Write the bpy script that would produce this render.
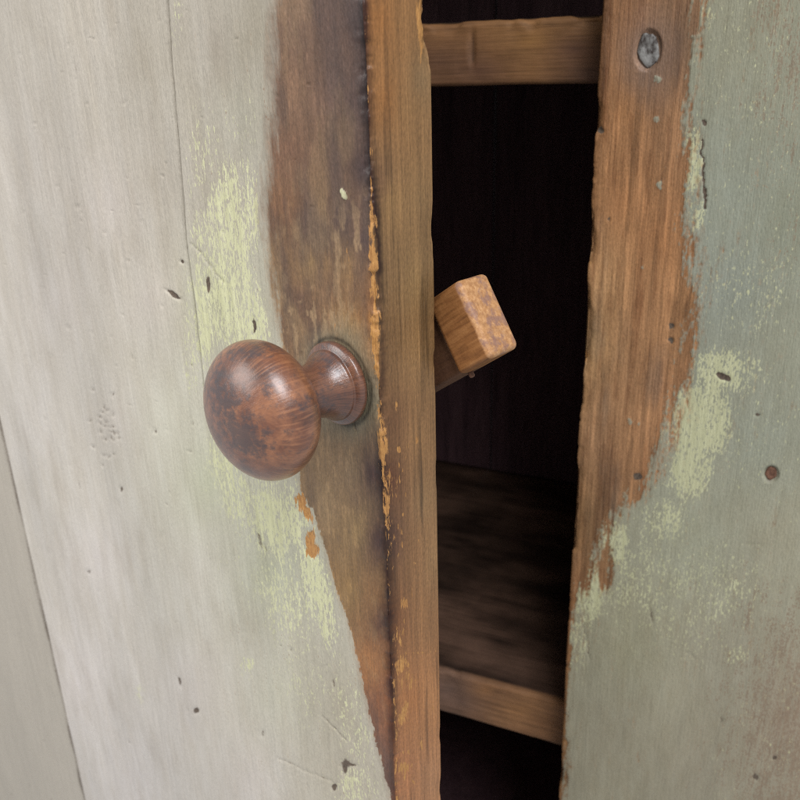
import bpy, bmesh, math, random
import numpy as np
from mathutils import Matrix, Vector

random.seed(7); np.random.seed(7)
scn = bpy.context.scene
for o in list(bpy.data.objects): bpy.data.objects.remove(o)
C = scn.collection

# ------------------------------------------------------------------ camera
F = 850.0                                   # focal length in photograph pixels (800 wide)
CAM_Z = 0.80
def unit(v): return v / np.linalg.norm(v)
_dn = unit(np.array([65, -2100, -F])); UP = -_dn            # from the vanishing point of the uprights
_lf = np.array([-1990, 278, -F]); _lf = unit(_lf - UP * _lf.dot(UP)); RT = -_lf   # ... and of the shelves
IN = np.cross(UP, RT)
RW = np.array([RT, IN, UP])                 # camera axes -> cupboard axes (x right, y in, z up)
CAM = np.array([0, 0, CAM_Z])
cd = bpy.data.cameras.new('camera'); cam = bpy.data.objects.new('camera', cd); C.objects.link(cam)
M4 = Matrix([list(RW[0]) + [0], list(RW[1]) + [0], list(RW[2]) + [CAM_Z], [0, 0, 0, 1]])
cam.matrix_world = M4
cd.sensor_width = 36; cd.lens = 36 * F / 800; cd.clip_start = 0.01; cd.clip_end = 50
cd.dof.use_dof = True; cd.dof.focus_distance = 0.278; cd.dof.aperture_fstop = 25.0
scn.camera = cam

# ------------------------------------------------------------------ light
w = bpy.data.worlds.new('World'); scn.world = w; w.use_nodes = True
bg = w.node_tree.nodes['Background']; bg.inputs[0].default_value = (0.93, 0.96, 1.0, 1); bg.inputs[1].default_value = 0.60
def area(name, loc, target, size, power, col, sy=None):
    l = bpy.data.lights.new(name, 'AREA'); l.size = size; l.energy = power; l.color = col
    l.shape = 'RECTANGLE'; l.size_y = sy or size
    o = bpy.data.objects.new(name, l); C.objects.link(o); o.location = loc
    o.rotation_euler = (Vector(target) - Vector(loc)).to_track_quat('-Z', 'Y').to_euler()
    return o
area('window_light', (-1.35, -0.85, 1.70), (-0.15, 0.3, 0.65), 1.1, 21, (1.0, 0.98, 0.95))
area('ceiling_light', (0.62, -0.55, 1.95), (-0.1, 0.3, 0.65), 0.75, 27, (0.96, 0.97, 1.0))
scn.view_settings.view_transform = 'Standard'; scn.view_settings.look = 'None'
scn.view_settings.exposure = 0.0; scn.view_settings.gamma = 1.0
scn.view_settings.use_curve_mapping = False
scn.cycles.use_denoising = False; scn.cycles.filter_width = 1.1

# ------------------------------------------------------------------ pixels to places
def ray(px, py): return RW @ np.array([px - 400, 400 - py, -F])
def hit(px, py, P, N):
    d = ray(px, py); return CAM + d * ((P - CAM).dot(N) / d.dot(N))
def project(X):
    q = (X - CAM) @ RW
    zz = np.maximum(-q[..., 2], 0.02)
    return 400 + F * q[..., 0] / zz, 400 - F * q[..., 1] / zz

TH = math.radians(20)
DN = np.array([-math.sin(TH), -math.cos(TH), 0.0])      # outward normal of the open door
DE = np.array([math.cos(TH), -math.sin(TH), 0.0])       # along the door towards its free edge
_d = unit(ray(379, 380)); ARR = CAM + _d * 0.26          # a point of the door's front arris
DORG = np.array([ARR[0], ARR[1], 0.0])
DT = -(hit(437, 380, ARR, DE) - ARR).dot(DN)             # door thickness
DMAT = Matrix([[DE[0], -DN[0], 0, DORG[0]], [DE[1], -DN[1], 0, DORG[1]], [0, 0, 1, 0], [0, 0, 0, 1]])
def door_world(u, y, z): return np.stack([DORG[0] + DE[0]*u - DN[0]*y, DORG[1] + DE[1]*u - DN[1]*y, z], -1)
def door_front(px, py):
    h = hit(px, py, ARR, DN); return (h - ARR).dot(DE), h[2]
YS = 0.42                                               # front plane of the cupboard's face frame
def on_y(px, py, y): return hit(px, py, np.array([0, y, 0]), np.array([0, 1.0, 0]))
XS = on_y(580, 400, YS)[0]
Z0, Z1 = 0.02, 1.08
print('DT', DT, 'XS', XS, 'A', ARR)

# ------------------------------------------------------------------ numpy noise
_tab = np.random.RandomState(3).rand(256, 256)
def vnoise(x, y):
    xi = np.floor(x).astype(int); yi = np.floor(y).astype(int); fx = x - xi; fy = y - yi
    fx = fx*fx*(3-2*fx); fy = fy*fy*(3-2*fy)
    t = lambda a, b: _tab[a & 255, b & 255]
    return (t(xi, yi)*(1-fx) + t(xi+1, yi)*fx)*(1-fy) + (t(xi, yi+1)*(1-fx) + t(xi+1, yi+1)*fx)*fy
def fbm(x, y, o=4):
    s = 0; a = 1; n = 0
    for k in range(o):
        s = s + a * vnoise(x * 2**k + 17*k, y * 2**k + 31*k); n += a; a *= 0.55
    return s / n
def smooth(a, b, x):
    t = np.clip((x - a) / (b - a), 0, 1); return t*t*(3-2*t)
def lin(c):
    c = np.asarray(c, float) / 255; return np.where(c < 0.04045, c/12.92, ((c+0.055)/1.055)**2.4)
def shepard(px, py, pts, k=2.4, yw=0.55, dmin=14.0, add=(0, 0, 0)):
    num = 0; den = 0
    for (x, y, c) in pts:
        wgt = 1.0 / ((np.hypot(px - x, (py - y) * yw) + dmin) ** k)
        num = num + wgt[..., None] * lin(np.array(c) + np.array(add)); den = den + wgt
    return num / den[..., None]
def poly_x(py, pts):
    pts = sorted(pts, key=lambda p: p[1]); return np.interp(py, [p[1] for p in pts], [p[0] for p in pts])
def blob(px, py, x, y, rx, ry, rot=0.0, soft=0.5):
    c, s = math.cos(math.radians(rot)), math.sin(math.radians(rot))
    dx, dy = px - x, py - y
    d = np.hypot((dx*c + dy*s)/rx, (-dx*s + dy*c)/ry)
    return 1 - smooth(1 - soft, 1 + soft, d)
def seg(px, py, a, b, wd):
    ax, ay = a; bx_, by_ = b; L = max((bx_-ax)**2 + (by_-ay)**2, 1e-6)
    t = np.clip(((px-ax)*(bx_-ax) + (py-ay)*(by_-ay)) / L, 0, 1)
    d = np.hypot(px - ax - t*(bx_-ax), py - ay - t*(by_-ay))
    return 1 - smooth(wd*0.4, wd*1.3, d)

# ------------------------------------------------------------------ shader helpers
class NT:
    def __init__(s, name):
        s.m = bpy.data.materials.new(name); s.m.use_nodes = True; s.t = s.m.node_tree
        s.b = s.t.nodes['Principled BSDF']
    def n(s, typ, **kw):
        nd = s.t.nodes.new(typ)
        for k, v in kw.items(): setattr(nd, k, v)
        return nd
    def l(s, a, b): s.t.links.new(a, b)
    def put(s, sock, v):
        if isinstance(v, bpy.types.NodeSocket): s.l(v, sock)
        elif v is not None:
            if hasattr(v, '__len__') and len(v) == 3 and sock.type == 'RGBA': v = tuple(v) + (1,)
            sock.default_value = v
    def math(s, op, a, b=None, c=None, clamp=False):
        nd = s.n('ShaderNodeMath', operation=op, use_clamp=clamp)
        s.put(nd.inputs[0], a); s.put(nd.inputs[1], b)
        if c is not None: s.put(nd.inputs[2], c)
        return nd.outputs[0]
    def coord(s, scale, attr=None, loc=(0, 0, 0)):
        tc = s.n('ShaderNodeTexCoord'); mp = s.n('ShaderNodeMapping')
        mp.inputs['Scale'].default_value = scale; mp.inputs['Location'].default_value = loc
        s.l(tc.outputs['Object'], mp.inputs['Vector']); return mp.outputs[0]
    def noise(s, scale, detail=4, rough=0.55, loc=(0, 0, 0), dist=0.0):
        nd = s.n('ShaderNodeTexNoise'); nd.inputs['Scale'].default_value = 1.0
        nd.inputs['Detail'].default_value = detail; nd.inputs['Roughness'].default_value = rough
        nd.inputs['Distortion'].default_value = dist
        s.l(s.coord(scale, loc=loc), nd.inputs['Vector']); return nd.outputs[0]
    def attr(s, name, col=False):
        nd = s.n('ShaderNodeAttribute', attribute_name=name); return nd.outputs['Color' if col else 'Fac']
    def rng(s, v, a, b, c=0.0, d=1.0, smooth=True):
        nd = s.n('ShaderNodeMapRange', interpolation_type='SMOOTHSTEP' if smooth else 'LINEAR')
        s.put(nd.inputs[0], v)
        for i, q in enumerate((a, b, c, d)): s.put(nd.inputs[i+1], q)
        return nd.outputs[0]
    def mix(s, f, a, b, mode='MIX'):
        nd = s.n('ShaderNodeMix', data_type='RGBA', blend_type=mode)
        s.put(nd.inputs['Factor'], f); s.put(nd.inputs['A'], a); s.put(nd.inputs['B'], b)
        return nd.outputs['Result']
    def ramp(s, v, stops):
        nd = s.n('ShaderNodeValToRGB'); e = nd.color_ramp.elements
        while len(e) < len(stops): e.new(0.5)
        for el, (p, c) in zip(e, stops): el.position = p; el.color = tuple(c) + (1,)
        s.put(nd.inputs[0], v); return nd.outputs[0]
    def bump(s, h, dist, strength=1.0, normal=None):
        nd = s.n('ShaderNodeBump'); nd.inputs['Distance'].default_value = dist; nd.inputs['Strength'].default_value = strength
        s.put(nd.inputs['Height'], h)
        if normal is not None: s.l(normal, nd.inputs['Normal'])
        return nd.outputs[0]

def painted_wood():
    s = NT('worn_painted_wood')
    aw, ay, ascr, anick_and_shadow, apep, agr = (s.attr(k) for k in ('wood', 'flake', 'scrape', 'nick', 'pepper', 'grain')); afe = s.attr('feather')
    pcol, wcol = s.attr('paint_colour', True), s.attr('wood_colour', True)
    nr = lambda v: s.rng(v, .30, .70, 0.0, 1.0, False)
    brush = nr(s.noise((620, 620, 34), 4, .62)); fine = nr(s.noise((1500, 1500, 700), 3, .65))
    lace = nr(s.noise((1050, 1050, 330), 5, .70, (11, 5, 2)))
    # paint: brushed streaks, fine dirt
    pv = s.math('ADD', 1.0, s.math('ADD', s.rng(brush, 0, 1, -.10, .08, False), s.rng(fine, 0, 1, -.11, .09, False)))
    hsv = s.n('ShaderNodeHueSaturation'); s.put(hsv.inputs['Value'], pv); s.put(hsv.inputs['Color'], pcol)
    paint = hsv.outputs[0]
    # brown worn pin-pricks in the paint
    pm = s.rng(s.math('ADD', s.math('MULTIPLY_ADD', brush, .45, s.math('MULTIPLY', fine, .62)), apep), .98, 1.12)
    paint = s.mix(s.math('MULTIPLY', pm, .62), paint, s.mix(lace, (.17, .105, .065), (.28, .19, .125)))
    # yellow green older coat showing through as lace
    fm = s.rng(s.math('MULTIPLY_ADD', ay, .90, s.math('MULTIPLY_ADD', fine, .32, s.math('MULTIPLY', lace, .85))), 1.05, 1.15)
    paint = s.mix(s.math('MULTIPLY', fm, s.rng(brush, 0, 1, .68, .94, False)), paint, s.mix(brush, (.53, .52, .29), (.64, .63, .385)))
    # bare stained wood
    g1 = nr(s.noise((520, 520, 11), 4, .62, dist=.3)); g2 = nr(s.noise((1900, 1900, 60), 3, .62, (5, 2, 8)))
    gv = s.math('ADD', s.math('MULTIPLY', s.math('SUBTRACT', s.math('MULTIPLY_ADD', g1, .55, s.math('MULTIPLY', g2, .45)), .5), agr),
                s.rng(fine, 0, 1, .80, 1.20, False))
    hw = s.n('ShaderNodeHueSaturation'); s.put(hw.inputs['Value'], gv); s.put(hw.inputs['Color'], wcol)
    wood = hw.outputs[0]
    wv = s.math('ADD', aw, s.math('MULTIPLY', s.math('SUBTRACT', s.math('MULTIPLY_ADD', lace, .6, s.math('MULTIPLY', fine, .4)), .5), .22))
    wm = s.rng(wv, s.math('SUBTRACT', .5, afe), s.math('ADD', .5, afe))
    col = s.mix(wm, paint, wood)
    # a dirty rim where the paint feathers out
    rim = s.math('MULTIPLY', s.rng(wv, .18, .47), s.math('SUBTRACT', 1.0, wm))
    col = s.mix(s.math('MULTIPLY', rim, .50), col, s.mix(.45, paint, wood))
    # raw orange scrapes
    sn = nr(s.noise((820, 820, 170), 5, .68, (9, 3, 1)))
    sm = s.rng(s.math('MULTIPLY_ADD', ascr, .85, s.math('MULTIPLY', sn, .9)), .96, 1.16)
    col = s.mix(sm, col, s.mix(s.math('MULTIPLY_ADD', fine, .5, s.math('MULTIPLY', g2, .5)), (.25, .10, .028), (.58, .305, .095)))
    # nicks and holes filled with old dirt; also the shadow painted beside the door's joint
    nk = s.rng(s.math('ADD', anick_and_shadow, s.math('MULTIPLY', s.math('SUBTRACT', fine, .5), .26)), .36, .62)
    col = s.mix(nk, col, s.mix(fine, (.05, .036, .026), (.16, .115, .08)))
    s.put(s.b.inputs['Base Color'], col)
    s.put(s.b.inputs['Roughness'], s.math('ADD', s.rng(wm, 0, 1, .60, .47, False), s.rng(g1, 0, 1, -.07, .08, False)))
    s.b.inputs['Specular IOR Level'].default_value = .35
    h = s.math('MULTIPLY_ADD', s.noise((1900, 1900, 60), 1, .5, (5, 2, 8)), .9, s.math('MULTIPLY', s.noise((1300, 1300, 420), 2, .6), 1.3))
    s.put(s.b.inputs['Normal'], s.bump(h, .00020, .9))
    return s.m

def plain_wood(name, dark, mid, light, grain=(260, 14, 260), rough=.6, stain=None, stain_amt=.5):
    s = NT(name)
    g = s.noise(tuple(2.2*x for x in grain), 6, .62, dist=.5); c = s.noise(tuple(.35*x for x in grain), 4, .6, (3, 5, 1))
    f = s.noise((1400, 1400, 1400), 3, .6)
    v = s.math('ADD', s.math('MULTIPLY', g, .55), s.math('ADD', s.math('MULTIPLY', c, .40), s.math('MULTIPLY', f, .08)))
    col = s.ramp(v, [(.36, dark), (.52, mid), (.70, light)])
    if stain:
        st = s.noise((24, 30, 40), 5, .6, (7, 1, 2), 1.0)
        col = s.mix(s.math('MULTIPLY', s.rng(st, .50, .62), stain_amt), col, stain)
    s.put(s.b.inputs['Base Color'], col); s.b.inputs['Roughness'].default_value = rough
    s.b.inputs['Specular IOR Level'].default_value = .3
    s.put(s.b.inputs['Normal'], s.bump(v, .0004, .7))
    return s.m

MAT = {}
MAT['painted'] = painted_wood()
MAT['shelf'] = plain_wood('shelf_wood', (.05, .03, .02), (.13, .075, .045), (.22, .14, .08), (16, 200, 200), .62, (.03, .02, .02), .75)
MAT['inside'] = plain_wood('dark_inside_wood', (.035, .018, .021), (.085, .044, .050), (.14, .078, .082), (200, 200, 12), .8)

def knob_material():
    s = NT('polished_knob_wood')
    tc = s.n('ShaderNodeTexCoord')
    n1 = s.noise((95, 95, 70), 6, .64, (1, 2, 3), .5); n2 = s.noise((300, 55, 300), 5, .6, (4, 2, 1)); n3 = s.noise((420, 420, 420), 5, .7, (8, 2, 5))
    # streaks that run along the axis over the rim and the neck
    sx = s.n('ShaderNodeSeparateXYZ'); s.l(tc.outputs['Object'], sx.inputs[0])
    ang = s.math('ARCTAN2', sx.outputs[1], sx.outputs[0])
    cv = s.n('ShaderNodeCombineXYZ'); s.put(cv.inputs[0], s.math('MULTIPLY', ang, 26.0)); s.put(cv.inputs[1], s.math('MULTIPLY', sx.outputs[2], 90.0))
    sn = s.n('ShaderNodeTexNoise'); s.l(cv.outputs[0], sn.inputs['Vector']); sn.inputs['Scale'].default_value = 1.0; sn.inputs['Detail'].default_value = 4
    rad = s.math('SQRT', s.math('ADD', s.math('POWER', sx.outputs[0], 2.0), s.math('POWER', sx.outputs[1], 2.0)))
    rimw = s.rng(rad, .0165, .0205)
    base = s.ramp(n1, [(.30, (.062, .024, .014)), (.48, (.175, .064, .030)), (.66, (.34, .140, .062))])
    base = s.mix(s.math('MULTIPLY', s.rng(n2, .35, .7), .30), base, (.12, .045, .026))
    neck = s.rng(sx.outputs[2], .021, .017)
    base = s.mix(s.math('MULTIPLY', neck, .55), base, s.mix(s.rng(sn.outputs[0], .35, .65), (.035, .020, .018), (.15, .068, .045)))
    base = s.mix(s.math('MULTIPLY', s.math('MULTIPLY', s.rng(sn.outputs[0], .45, .68), s.rng(rimw, 0, 1, .0, .36)), 1.0), base, (.44, .19, .085))
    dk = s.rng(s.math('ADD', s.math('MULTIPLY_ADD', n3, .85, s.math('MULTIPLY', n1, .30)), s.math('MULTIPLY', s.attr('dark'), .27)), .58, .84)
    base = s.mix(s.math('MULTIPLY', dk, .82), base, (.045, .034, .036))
    s.put(s.b.inputs['Base Color'], base)
    s.put(s.b.inputs['Roughness'], s.math('SUBTRACT', s.rng(n3, .3, .7, .27, .42, False), s.math('MULTIPLY', neck, .10)))
    s.b.inputs['Specular IOR Level'].default_value = .5
    s.b.inputs['Coat Weight'].default_value = .7; s.b.inputs['Coat Roughness'].default_value = .28
    s.put(s.b.inputs['Normal'], s.bump(s.math('ADD', s.math('MULTIPLY', sn.outputs[0], .3), s.math('MULTIPLY_ADD', n3, .8, n1)), .00045, .6))
    return s.m
MAT['knob'] = knob_material()

def latch_material():
    s = NT('latch_wood')
    n1 = s.noise((60, 700, 700), 5, .6); n2 = s.noise((160, 160, 160), 5, .65, (2, 3, 9)); n3 = s.noise((900, 900, 900), 4, .65)
    side = s.ramp(s.math('ADD', s.math('MULTIPLY', n1, .7), s.math('MULTIPLY', n2, .3)), [(.32, (.12, .045, .015)), (.5, (.26, .108, .034)), (.68, (.38, .175, .062))])
    end = s.ramp(n3, [(.30, (.33, .15, .058)), (.5, (.47, .24, .10)), (.7, (.60, .345, .165))])
    wv_ = s.n('ShaderNodeTexWave', wave_type='RINGS', rings_direction='X'); wv_.inputs['Scale'].default_value = 95; wv_.inputs['Distortion'].default_value = 1.2; wv_.inputs['Detail'].default_value = 2; wv_.inputs['Detail Scale'].default_value = 1.2
    s.l(s.coord((1, 1, 1), loc=(0, .012, .03)), wv_.inputs['Vector'])
    end = s.mix(s.math('MULTIPLY', wv_.outputs[0], .30), end, (.27, .125, .05))
    end = s.mix(s.math('MULTIPLY', s.rng(n2, .47, .60), .72), end, (.21, .115, .10))
    tc = s.n('ShaderNodeTexCoord'); sx = s.n('ShaderNodeSeparateXYZ'); s.l(tc.outputs['Object'], sx.inputs[0])
    xk = s.math('MULTIPLY_ADD', sx.outputs[2], -SK_, sx.outputs[0])
    xe = s.math('ADD', xk, s.math('MULTIPLY', s.math('SUBTRACT', n2, .5), .0022))
    m = s.rng(xe, -.0024, -.0012)
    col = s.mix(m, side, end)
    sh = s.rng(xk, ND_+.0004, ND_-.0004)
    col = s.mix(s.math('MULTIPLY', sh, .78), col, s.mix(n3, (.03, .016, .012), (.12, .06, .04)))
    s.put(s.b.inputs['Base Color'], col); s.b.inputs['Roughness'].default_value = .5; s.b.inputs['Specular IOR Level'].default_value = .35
    s.put(s.b.inputs['Normal'], s.bump(s.math('ADD', s.math('MULTIPLY', n1, s.math('SUBTRACT', 1.0, m)), s.math('MULTIPLY_ADD', n3, .5, n2)), .0003, .7))
    return s.m

def metal_material(name, a, b, rough, sc=500):
    s = NT(name); n = s.noise((sc, sc, sc*.6), 4, .6)
    s.put(s.b.inputs['Base Color'], s.ramp(n, [(.38, a), (.62, b)])); s.b.inputs['Roughness'].default_value = rough
    s.put(s.b.inputs['Normal'], s.bump(n, .0005, .9)); return s.m
MAT['nail'] = metal_material('weathered_nail_metal', (.045, .034, .028), (.27, .26, .24), .55, 380)
MAT['rust'] = metal_material('rusty_nail_metal', (.10, .045, .025), (.20, .095, .055), .8)

# ------------------------------------------------------------------ mesh builders
def link(name, me, mat, parent=None):
    o = bpy.data.objects.new(name, me); C.objects.link(o)
    if mat is not None and not me.materials: me.materials.append(mat)
    if parent is not None: o.parent = parent
    return o
def sweep(name, X, Y, Z, mat, parent, attrs=None, cols=None):
    """closed profile loops: X, Y, Z are rows x columns; rows climb, columns run round the profile"""
    R_, K = X.shape
    co = np.stack([X, Y, Z], -1).reshape(-1, 3).astype(np.float32)
    i = np.arange(R_-1)[:, None]*K; j = np.arange(K)[None, :]; j2 = (j+1) % K
    q = np.stack([i+j, i+j2, i+K+j2, i+K+j], -1).reshape(-1, 4)
    nq = len(q)
    me = bpy.data.meshes.new(name)
    me.vertices.add(len(co)); me.vertices.foreach_set('co', co.ravel())
    lv = np.concatenate([q.ravel(), np.arange(K)[::-1], (R_-1)*K + np.arange(K)]).astype(np.int32)
    me.loops.add(len(lv)); me.loops.foreach_set('vertex_index', lv)
    st = np.concatenate([np.arange(nq)*4, [nq*4, nq*4+K]]).astype(np.int32)
    me.polygons.add(nq+2); me.polygons.foreach_set('loop_start', st)
    me.update(calc_edges=True); me.validate()
    sm = np.ones(nq+2, bool); sm[-2:] = False
    me.polygons.foreach_set('use_smooth', sm)
    for k, v in (attrs or {}).items():
        a = me.attributes.new(k, 'FLOAT', 'POINT'); a.data.foreach_set('value', v.astype(np.float32).ravel())
    for k, v in (cols or {}).items():
        a = me.attributes.new(k, 'FLOAT_COLOR', 'POINT')
        a.data.foreach_set('color', np.concatenate([v, np.ones(v.shape[:-1] + (1,))], -1).astype(np.float32).ravel())
    return link(name, me, mat, parent)
def box(name, lo, hi, mat, parent, bev=.0015, sub=0):
    bm = bmesh.new(); bmesh.ops.create_cube(bm, size=1)
    c = [(a+b)/2 for a, b in zip(lo, hi)]
    for v in bm.verts: v.co = Vector([(hi[k]-lo[k])*v.co[k] for k in range(3)])
    bmesh.ops.bevel(bm, geom=bm.edges[:], offset=bev, segments=2, affect='EDGES', profile=.5)
    me = bpy.data.meshes.new(name); bm.to_mesh(me); bm.free()
    o = link(name, me, mat, parent); o.location = c
    return o
def empty(name, loc, label, cat):
    o = bpy.data.objects.new(name, None); C.objects.link(o); o.location = loc; o.empty_display_size = .05
    o['label'] = label; o['category'] = cat; return o
def inv(u): return u

# ================================================================== cupboard body
XL = DORG[0] - .600*math.cos(TH) - .006                                          # left jamb of the opening
cup = empty('old_cupboard', (0, 0, 0), 'old sage green painted wooden cupboard with dark inside and bare worn frame edge', 'cupboard')
T = 0.022
# ---- right hand upright of the face frame, finely meshed for its worn arris
XR = XS + 0.165
zmid = on_y(580, 400, YS)[2]
rows_px = np.arange(-16, 816.1, 1.25)
zr = np.array([on_y(590, p, YS)[2] for p in rows_px])[::-1]
zr = np.concatenate([np.linspace(Z0, zr[0]-.004, 14), zr, np.linspace(zr[-1]+.004, Z1, 14)])
xs_px = np.arange(583, 850, 1.25)
xf = np.array([on_y(p, 400, YS)[0] for p in xs_px]); xf = xf[(xf > XS+.0016) & (xf < XR-.004)]
# profile: start at the back left, come forward along the jamb, round the arris, run right over the front, return
jy = np.linspace(T-.001, .0016, 16)
ang = np.linspace(0, math.pi/2, 7)[1:-1]
px_ = [XS]*len(jy) + [XS+.0014*(1-math.cos(a)) for a in ang] + list(xf) + [XR-.002, XR, XR, XS+.001]
py_ = list(jy) + [.0016*(1-math.sin(a)) for a in ang] + [0]*len(xf) + [0, .002, T, T]
nx_ = [-1]*len(jy) + [-math.cos(a) for a in ang] + [0]*len(xf) + [0, 0, 0, 0]
ny_ = [0]*len(jy) + [-math.sin(a) for a in ang] + [-1]*len(xf) + [0, 0, 0, 0]
bx0 = np.array(px_)[None, :] + 0*zr[:, None]; by0 = np.array(py_)[None, :] + 0*zr[:, None]; bz0 = zr[:, None] + 0*bx0
W_ = np.stack([bx0, by0 + YS, bz0], -1); px, py = project(W_)
nj = len(jy) + len(ang)
px0, py0 = px, py
px = px + (fbm(px/9., py/9., 3)-.5)*7; py = py + (fbm(px/9.+40, py/9.+9, 3)-.5)*8
front = np.zeros_like(px); front[:, nj:nj+len(xf)] = 1
# wander of the worn arris, chips knocked from it
arr = np.exp(-((np.abs(bx0-XS)+by0)/.0035)**2)
chip = smooth(.62, .78, fbm(bz0*38+3, by0*60+1, 4)) * .0016 + smooth(.62, .8, fbm(bz0*190, bx0*160+5, 3))*.0005
chip += .0016*blob(px, py, 598, 118, 6, 16) + .0018*blob(px, py, 590, 238, 6, 22) + .0022*blob(px, py, 586, 330, 6, 40) + .0010*blob(px, py, 583, 395, 6, 16)
wav = (fbm(bz0*22, 0*bz0+4, 3)-.5)*.0010
d = -arr*chip + (fbm(bx0*40, bz0*12+9, 3)-.5)*.0006*front
hole = np.maximum(blob(px0, py0, 648, 50, 13, 20, 7, .15), blob(px0, py0, 771, 474, 7.5, 8, 0, .2)); d -= hole*.0016
nick = np.zeros_like(px)
for (x, y, rx, ry, r, a) in [(723, 376, 8, 3.4, 20, 1), (722, 375, 4, 2, 20, 1), (601, 131, 4, 3, 0, .9), (704, 121, 2.6, 3.4, 0, .8), (672, 326, 3, 2.6, 0, .9), (671, 340, 3, 3.2, 0, .9),
        (637, 478, 5, 4, 0, .8), (609, 219, 2, 2, 0, .6), (651, 615, 1.6, 10, -15, .55), (757, 416, 3, 2.4, 0, .6), (690, 655, 6, 2, 30, .35), (755, 545, 12, 1.2, 5, .35), (756, 777, 3, 5, 0, .6), (720, 720, 2, 4, 0, .5), (775, 757, 2.6, 2.6, 0, .7)]:
    nick = np.maximum(nick, a*blob(px, py, x, y, rx, ry, r))
nick = np.maximum(nick, .95*seg(px, py, (701, 140), (704, 172), 1.3)); nick = np.maximum(nick, .95*seg(px, py, (704, 172), (706, 208), 1.5))
nick = np.maximum(nick, .5*seg(px, py, (583, 610), (590, 660), 1.0)); nick = np.maximum(nick, .35*seg(px, py, (575, 560), (583, 612), .9))
d -= nick*.0006*front
rg = np.maximum(blob(px, py, 648, 50, 14.5, 21, 7, .3) - .8*blob(px0, py0, 648, 50, 11, 17, 7, .2), blob(px, py, 771, 474, 9, 9, 0, .5)); nick = np.maximum(nick, .52*rg)
bound = poly_x(py, [(702, -200), (700, 0), (694, 60), (690, 120), (684, 170), (684, 215), (693, 250), (699, 300), (691, 350), (676, 405), (664, 450), (656, 478), (640, 500), (617, 512), (606, 535), (598, 560), (583, 590), (574, 615), (566, 640), (561, 700), (556, 800), (540, 1000)])
wood = .5 + (bound - px)/46.0
wood = np.maximum(wood, .62*blob(px, py, 606, 565, 10, 26)); wood = np.maximum(wood, .9*(1-front)*smooth(-1, 0, 0*px+1))
wood = np.where(front > 0, wood, np.maximum(wood, .72 - .30*smooth(560, 700, py)))
for (x, y, rx, ry) in [(568, 652, 5, 18), (562, 735, 6, 26), (575, 590, 5, 22)]: wood = np.maximum(wood, .66*blob(px, py, x, y, rx, ry))
flake = np.zeros_like(px)
for (x, y, rx, ry, a, r) in [(708, 12, 9, 22, .55, 0), (692, 165, 11, 42, .75, 0), (697, 215, 9, 18, .75, 0), (700, 420, 34, 44, .92, 18), (724, 372, 40, 26, .80, 0), (690, 470, 22, 34, .85, 10), (664, 520, 30, 28, .62, 0),
        (614, 540, 16, 26, .85, 0), (592, 590, 16, 36, .78, 10), (640, 580, 60, 50, .46, 0), (735, 655, 14, 12, .66, 0), (700, 600, 90, 70, .38, 0), (740, 300, 60, 60, .34, 0), (745, 60, 60, 120, .26, 0),
        (657, 165, 5, 5, .7, 0), (614, 148, 4, 5, .6, 0), (659, 180, 4, 4, .5, 0), (610, 218, 5, 4, .7, 0), (575, 640, 14, 40, .55, 0)]:
    flake = np.maximum(flake, a*blob(px, py, x, y, rx, ry, r, .7))
# islands of old paint left on the bare wood
for (x, y, rx, ry) in [(657, 79, 6, 5), (656, 119, 5, 5), (614, 147, 4, 5), (658, 184, 4, 5), (610, 219, 5, 4), (645, 268, 5, 3), (640, 425, 3, 3), (631, 422, 4, 4)]:
    wood = np.where(front > 0, wood - .75*blob(px, py, x, y, rx, ry), wood)
scr = .25*arr*smooth(.5, .7, fbm(bz0*60, bx0*60, 3)) + .30*blob(px, py, 586, 300, 8, 120)*smooth(.45, .65, fbm(bz0*150, bx0*150+7, 3))
scr = np.maximum(scr, .5*blob(px, py, 645, 268, 5, 2.5)); scr = np.maximum(scr, .45*blob(px, py, 636, 478, 8, 5))
pep = .16 + .42*smooth(660, 800, px)*smooth(480, 720, py) + .25*smooth(720, 790, px)*smooth(400, 0, py)
LS = .85
flake = np.maximum(flake, .20*front*smooth(690, 720, px))
wood = wood + front*((fbm(bx0*130+2, bz0*40, 5)-.5)*.70 + (fbm(bx0*700, bz0*80+5, 4)-.5)*.80 + (fbm(bx0*1400, bz0*700+5, 2)-.5)*.45)
wood = np.where(front > 0, wood, np.maximum(wood, .72)); wood[:, -4:] = 0
feather = .15 + 0*px
flake = np.minimum(flake, .84)*(.44 + .5*fbm(bx0*170, bz0*60+8, 4) + .46*fbm(bx0*620, bz0*40+3, 3)) + (fbm(bx0*60+9, bz0*30, 4)-.5)*.25*(flake > .05)
pep = pep + (fbm(bx0*260+1, bz0*90, 4)-.5)*.5*(pep > .22)
wc = shepard(px, py, [(630, 20, (150, 92, 55)), (640, 50, (140, 95, 70)), (680, 40, (125, 85, 60)), (625, 110, (165, 104, 62)), (670, 130, (140, 90, 58)), (620, 200, (172, 108, 66)), (660, 240, (160, 98, 58)),
    (600, 280, (185, 128, 84)), (640, 310, (172, 112, 72)), (685, 310, (142, 90, 54)), (590, 340, (190, 136, 88)), (620, 390, (168, 112, 74)), (660, 390, (160, 102, 66)), (600, 440, (160, 108, 74)), (640, 460, (162, 104, 66)),
    (590, 520, (140, 94, 60)), (580, 600, (140, 86, 52)), (562, 740, (150, 96, 56))], add=(-10, 2, 4)) / LS
mt = .60 + .34*fbm(bx0*150, bz0*9+3, 4) + .30*fbm(bx0*60+4, bz0*40, 4) + .22*fbm(bx0*500, bz0*240+4, 4)
mt = mt + .35*smooth(.60, .72, fbm(bx0*420, bz0*26+1, 3)) - .30*smooth(.60, .75, fbm(bx0*300+7, bz0*14+1, 4))
wc = wc*mt[..., None]*np.array([.88, .94, .97])
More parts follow.
